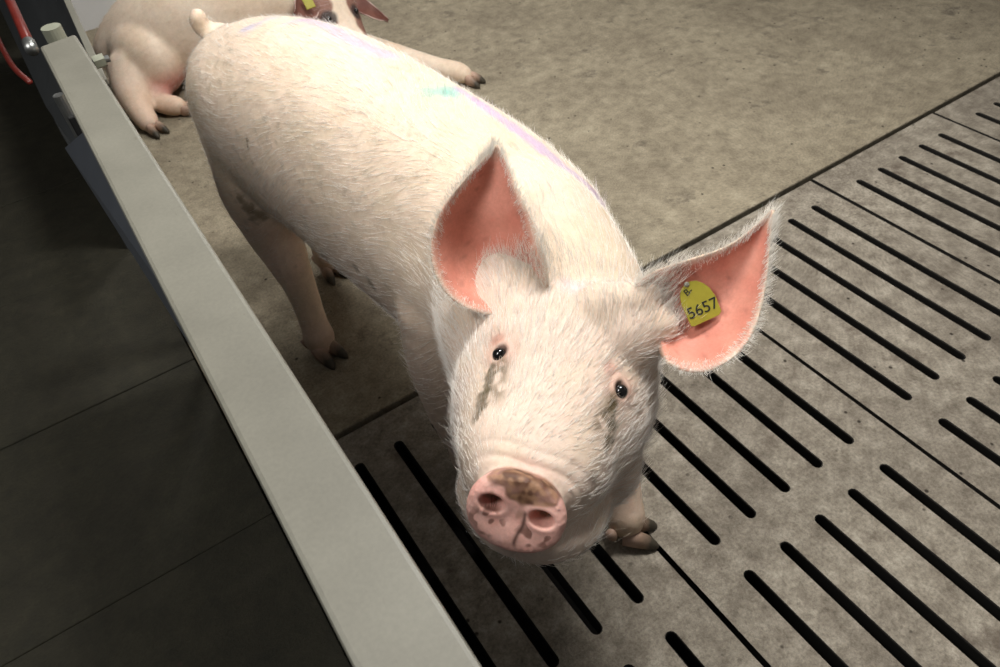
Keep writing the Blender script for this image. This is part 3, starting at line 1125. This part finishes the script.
def w_head(c, n):
    l = (c - HO) @ np.stack([HA, HR, HU], 1)
    d = (c - DO) @ DA
    k = (l[:, 0] > -0.17) * (d < -0.018) * (1 - 0.6 * sstep(0.09, 0.14, l[:, 0])) * (np.abs(l[:, 1]) < 0.2) * (np.abs(l[:, 2]) < 0.2)
    for e in EYES:
        k = k * sstep(0.012, 0.024, np.linalg.norm(c - e, axis=1))
    return k


coat(15000, 0.6, 1.2, 0.033, 0.00025, w_trunk, 0.20, 0.14)
coat(11000, 0.6, 1.2, 0.025, 0.00016, w_trunk, 0.22, 0.13)
coat(8500, 0.6, 1.2, 0.026, 0.00025, w_head, 0.26, 0.25)
coat(6000, 0.6, 1.2, 0.022, 0.00015, w_head, 0.34, 0.28)
# ear fringe and the long hairs at the ear roots
for e in ears:
    inner, nr, uv, outer = e[3], e[4], e[5], e[6]
    rim = np.where((np.minimum(uv[:, 0], 1 - uv[:, 0]) < 0.08) & (uv[:, 1] < 0.97))[0]
    cnt = 2800
    pick = RNG.choice(rim, cnt)
    mid = inner[np.argmin(np.abs(uv[:, 0] - 0.5) + np.abs(uv[:, 1] - 0.45))]
    tip = inner[-1]
    p = inner[pick] + RNG.normal(0, 0.0022, (cnt, 3))
    out = p - mid
    out /= np.linalg.norm(out, axis=1)[:, None]
    ax = tip - mid
    ax = ax / np.linalg.norm(ax)
    f = out * 0.75 + ax * 0.45 + nr[pick] * 0.2
    hair_object('hair', p, f, -nr[pick], 0.0098 * (0.5 + RNG.random(cnt)) * (0.45 + 0.55 * (uv[pick, 0] < 0.5)), np.full(cnt, 0.0002), M['hair'], pig, lift=0.1, curl=0.25)
    base = np.where((uv[:, 1] < 0.30) & (uv[:, 0] > 0.42))[0]
    cnt = 1100
    pick = RNG.choice(base, cnt)
    pick = pick[np.linalg.norm(inner[pick] - np.array([-1.2415, -.570, .7215]), axis=1) > 0.036]
    cnt = len(pick)
    p = inner[pick] + RNG.normal(0, 0.004, (cnt, 3))
    hair_object('hair', p, np.tile(ax, (cnt, 1)), -nr[pick], 0.020 * (0.5 + RNG.random(cnt)), np.full(cnt, 0.00024), M['hair'], pig, lift=0.6, curl=0.4)
    # back of the ear
    cnt = 1800
    pick = RNG.choice(len(outer), cnt)
    p = outer[pick] + RNG.normal(0, 0.002, (cnt, 3))
    hair_object('hair', p, np.tile(ax, (cnt, 1)), nr[pick], 0.009 * (0.5 + RNG.random(cnt)), np.full(cnt, 0.0002), M['hair'], pig, lift=0.4, curl=0.3)


# ear tag with its number
TX = Vector((0.937, -0.274, 0.215)).normalized()
TY = Vector((0.176, 0.713, 0.679))
TN = (TX.cross(TY).normalized() * 0.65 + Vector((-0.57, -0.47, 0.68)) * 0.35).normalized()
TX = (TX - TN * TX.dot(TN)).normalized()
TY = TN.cross(TX)
TC = Vector((-1.2430, -0.5725, 0.7245))
TM = Matrix(((TX.x, TY.x, TN.x, TC.x), (TX.y, TY.y, TN.y, TC.y), (TX.z, TY.z, TN.z, TC.z), (0, 0, 0, 1)))
U = 0.00126
bm = bmesh.new()
outl = [(-16.5, -17.5), (-14, -19), (12, -18.5), (15.5, -16), (16.2, 0), (14.5, 9), (11, 15.5), (6, 20.5), (0, 22.5), (-6, 21.5), (-11, 18.5), (-14.5, 13), (-16.5, 5)]
lo_ = [bm.verts.new((x * U, y * U, -0.0012)) for x, y in outl]
hi_ = [bm.verts.new((x * U, y * U, 0.0)) for x, y in outl]
bm.faces.new(lo_[::-1]); bm.faces.new(hi_)
for k in range(len(outl)):
    j = (k + 1) % len(outl)
    bm.faces.new((lo_[k], lo_[j], hi_[j], hi_[k]))
bmesh.ops.bevel(bm, geom=[e for e in bm.edges if e.verts[0].co.z == 0 and e.verts[1].co.z == 0], offset=0.0004, segments=1, affect='EDGES')
tago = from_bm(bm, 'ear_tag', M['tagy'], pig)
tago.matrix_world = TM
tag(tago, 'yellow plastic ear tag with black number')


def lettering(txt, x, y, size, rot=0.0):
    cu = bpy.data.curves.new('lettering', 'FONT')
    cu.body = txt
    cu.size = size * U
    cu.align_x = 'CENTER'
    cu.align_y = 'CENTER'
    cu.extrude = 0.00012
    cu.offset = 0.00012
    t = bpy.data.objects.new('lettering', cu)
    COL.objects.link(t)
    dg = bpy.context.evaluated_depsgraph_get()
    me = bpy.data.meshes.new_from_object(t.evaluated_get(dg))
    bpy.data.objects.remove(t)
    o = link('lettering', me, M['ink'], tago)
    o.location = (x * U, y * U, 0.0003)
    o.rotation_euler = (0, 0, rot)
    return o


lettering('5657', 0.3, -6.5, 15.5)
lettering('B-', -5.5, 14.0, 9.0, 0.25)
bm = bmesh.new()
bmesh.ops.create_uvsphere(bm, u_segments=12, v_segments=8, radius=0.0034, matrix=Matrix.Translation((-4 * U, 21 * U, 0.0005)) @ Matrix.Diagonal((1, 1, 0.45, 1)))
from_bm(bm, 'stud', M['cap'], tago, True)

# ---------------------------------------------------------------- second pig, lying behind
P2E = np.array([-0.818, 1.575, 0.29])
A2 = np.array([0.15, -0.86, -0.50]); A2 /= np.linalg.norm(A2)
R2 = np.array([0.95, 0.0, -0.25]); R2 -= A2 * (R2 @ A2); R2 /= np.linalg.norm(R2)
U2 = np.cross(R2, A2); U2 *= np.sign(U2[2])
K2 = 0.86
O2 = P2E - 0.06 * K2 * U2


def H2(s, r, u):
    return O2 + s * A2 + r * R2 + u * U2


bm = bmesh.new()
b2 = [(-1.575, 2.30, .08, .03, .04, .05), (-1.55, 2.29, .10, .11, .09, .09), (-1.49, 2.26, .14, .165, .13, .14), (-1.37, 2.21, .185, .205, .175, .185),
      (-1.20, 2.13, .225, .22, .215, .222), (-1.04, 2.03, .23, .205, .205, .222), (-.92, 1.92, .245, .18, .18, .22), (-.85, 1.80, .26, .145, .15, .19), (-.815, 1.70, .265, .12, .12, .15)]
section_loft(bm, b2, expo=2.2)
add_head(bm, H2, R2, U2, A2, U2, H2(.172 * K2, 0, -.003), K2, 0.0)
ellipsoid(bm, (-1.455, 2.10, .15), .125, .17, .145, 0.3)           # near haunch
for q in ([(-1.52, 2.06, .14, .10), (-1.56, 1.98, .095, .072), (-1.573, 1.90, .06, .048), (-1.57, 1.84, .04, .042), (-1.565, 1.81, .032, .034)],
          [(-1.45, 2.06, .09, .07), (-1.49, 1.95, .05, .045), (-1.47, 1.90, .04, .04), (-1.445, 1.875, .036, .038), (-1.43, 1.865, .03, .03)],
          [(-.88, 1.86, .17, .10), (-.74, 1.80, .085, .062), (-.62, 1.63, .055, .046), (-.54, 1.45, .044, .040), (-.49, 1.365, .038, .040), (-.472, 1.325, .032, .032)],
          [(-.95, 1.82, .14, .09), (-.98, 1.68, .06, .055), (-.93, 1.52, .045, .036), (-.91, 1.42, .036, .030)]):
    tube(bm, q, n=14, sub=5)
W2, G2 = remesh(bm, 0.0075)
W2[:, 2] = np.maximum(W2[:, 2], 0.001)
e2 = edges_of(G2)
W2 = smooth(W2, e2, 8, 0.6)
n2 = len(W2)
dg2 = np.bincount(e2.ravel(), minlength=n2).astype(float)
for _ in range(6):
    S = np.stack([np.bincount(e2[:, 0], W2[e2[:, 1], k], n2) + np.bincount(e2[:, 1], W2[e2[:, 0], k], n2) for k in range(3)], 1)
    W2 = W2 + 0.5 * (S / dg2[:, None] - W2)
W2[:, 2] = np.maximum(W2[:, 2], 0.001)
EY2 = [P2E - 0.072 * K2 * R2, P2E + 0.072 * K2 * R2]


def paint_second(V, Nn):
    C = np.tile(srgb(236, 218, 198), (len(V), 1))
    def put(mask, col):
        nonlocal C
        C = C * (1 - mask[:, None]) + np.array(col) * mask[:, None]
    l = (V - O2) @ np.stack([A2, R2, U2], 1)
    put(0.4 * sstep(0.25, 0.06, V[:, 2]) * (l[:, 0] < -.15), srgb(230, 190, 172))
    put(0.4 * sstep(0.45, 0.7, vnoise(V, 8, 3)), srgb(218, 192, 164))
    put(0.8 * sstep(0.13, 0.05, np.linalg.norm(V - np.array([-1.43, 2.0, .06]), axis=1)), srgb(214, 142, 134))
    put(0.5 * sstep(0.06, 0.02, V[:, 2]) * (l[:, 0] < -.15), srgb(170, 140, 118))
    # brown patches round both eyes and the cheeks, white blaze between
    nz = (vnoise(V, 26, 7) - .5) * 0.03
    hd = sstep(-0.17, -0.12, l[:, 0]) * (np.abs(l[:, 1]) < .13) * (np.abs(l[:, 2] + .02) < .12)
    put(0.92 * hd * sstep(0.030, 0.042, np.abs(l[:, 1]) + nz), srgb(132, 88, 76))
    for e in EY2:
        put(0.9 * sstep(0.036, 0.022, np.linalg.norm(V - e, axis=1) + nz * 0.4), srgb(58, 52, 52))
    put(sstep(0.155 * K2, 0.165 * K2, l[:, 0]) * (np.abs(l[:, 1]) < .06) * (np.abs(l[:, 2]) < .07), srgb(216, 150, 142))
    return C


def brown_inner(inner, uv):
    C = np.tile(srgb(116, 78, 68), (len(inner), 1))
    e = np.minimum(uv[:, 0], 1 - uv[:, 0]) * 2
    m = ((1 - sstep(0.0, 0.14, e)) * 0.9)[:, None]
    C = C * (1 - m) + srgb(238, 214, 206) * m
    m = (0.6 * sstep(0.5, 0.7, vnoise(inner, 30, 3)))[:, None]
    return C * (1 - m) + srgb(92, 52, 44) * m


def ear2(sg):
    o, m, i = [], [], []
    for v in np.linspace(0, 1, 8):
        if sg > 0:
            c = H2(-.05 + .10 * v, .08 + .11 * v, .05 - .04 * v * v)
        else:
            c = H2(-.075 + .05 * v, -(.08 + .12 * v), .068 + .02 * v)
        wd = 0.052 * (math.sin(math.pi * (0.22 + 0.74 * v)) ** 0.8) * (1 - v ** 4) + 0.001
        o.append(c + A2 * wd + U2 * -0.012 * (1 - v)); i.append(c - A2 * wd + U2 * 0.012); m.append(c - U2 * 0.018 * (1 - v))
    return ear_shell(o, m, i, -U2, 0.009, brown_inner, srgb(120, 82, 72))


ears2 = [ear2(-1), ear2(1)]
pig2 = make_body(W2, G2, 'pig', paint_second, [e[:3] for e in ears2])
tag(pig2, 'pink pig with brown eye patches lying on the solid floor behind the standing pig', 'pig')
for e in EY2:
    bm = bmesh.new()
    bmesh.ops.create_uvsphere(bm, u_segments=14, v_segments=8, radius=0.010, matrix=Matrix.Translation(e))
    from_bm(bm, 'eye', M['eye'], pig2, True)
hooves(pig2, (-1.560, 1.795, 0.004), math.radians(-70), dew=False, scale=0.95)
hooves(pig2, (-1.422, 1.860, 0.004), math.radians(-30), dew=False, scale=0.95)
hooves(pig2, (-.464, 1.310, 0.004), math.radians(-62), dew=False, scale=0.95)
hooves(pig2, (-.905, 1.40, 0.004), math.radians(-80), dew=False, scale=0.95)
p, n = sample_faces(W2, G2, 9000, lambda c, n: 1.0 * (c[:, 2] > 0.06))
f = np.array([-0.85, 0.35, -0.3]) + RNG.normal(0, .15, (9000, 3))
f = f - n * (f * n).sum(1)[:, None]
pc = paint_second(p, n)
hair_object('hair', p, f, n, 0.022 * (0.5 + RNG.random(9000)), np.full(9000, 0.0003), M['hair'], pig2, lift=0.2, color=0.4 * np.array([0.93, .9, .84]) + 0.6 * pc)
bm = bmesh.new()
box(bm, -0.018, 0.018, -0.003, 0.003, -0.022, 0.022, 0.002)
t2 = from_bm(bm, 'ear_tag', M['tagy'], pig2)
t2.location = Vector(H2(-.05, -.125, .10))
t2.rotation_euler = (math.radians(-35), 0, 0.1)
tag(t2, 'small yellow plastic ear tag')
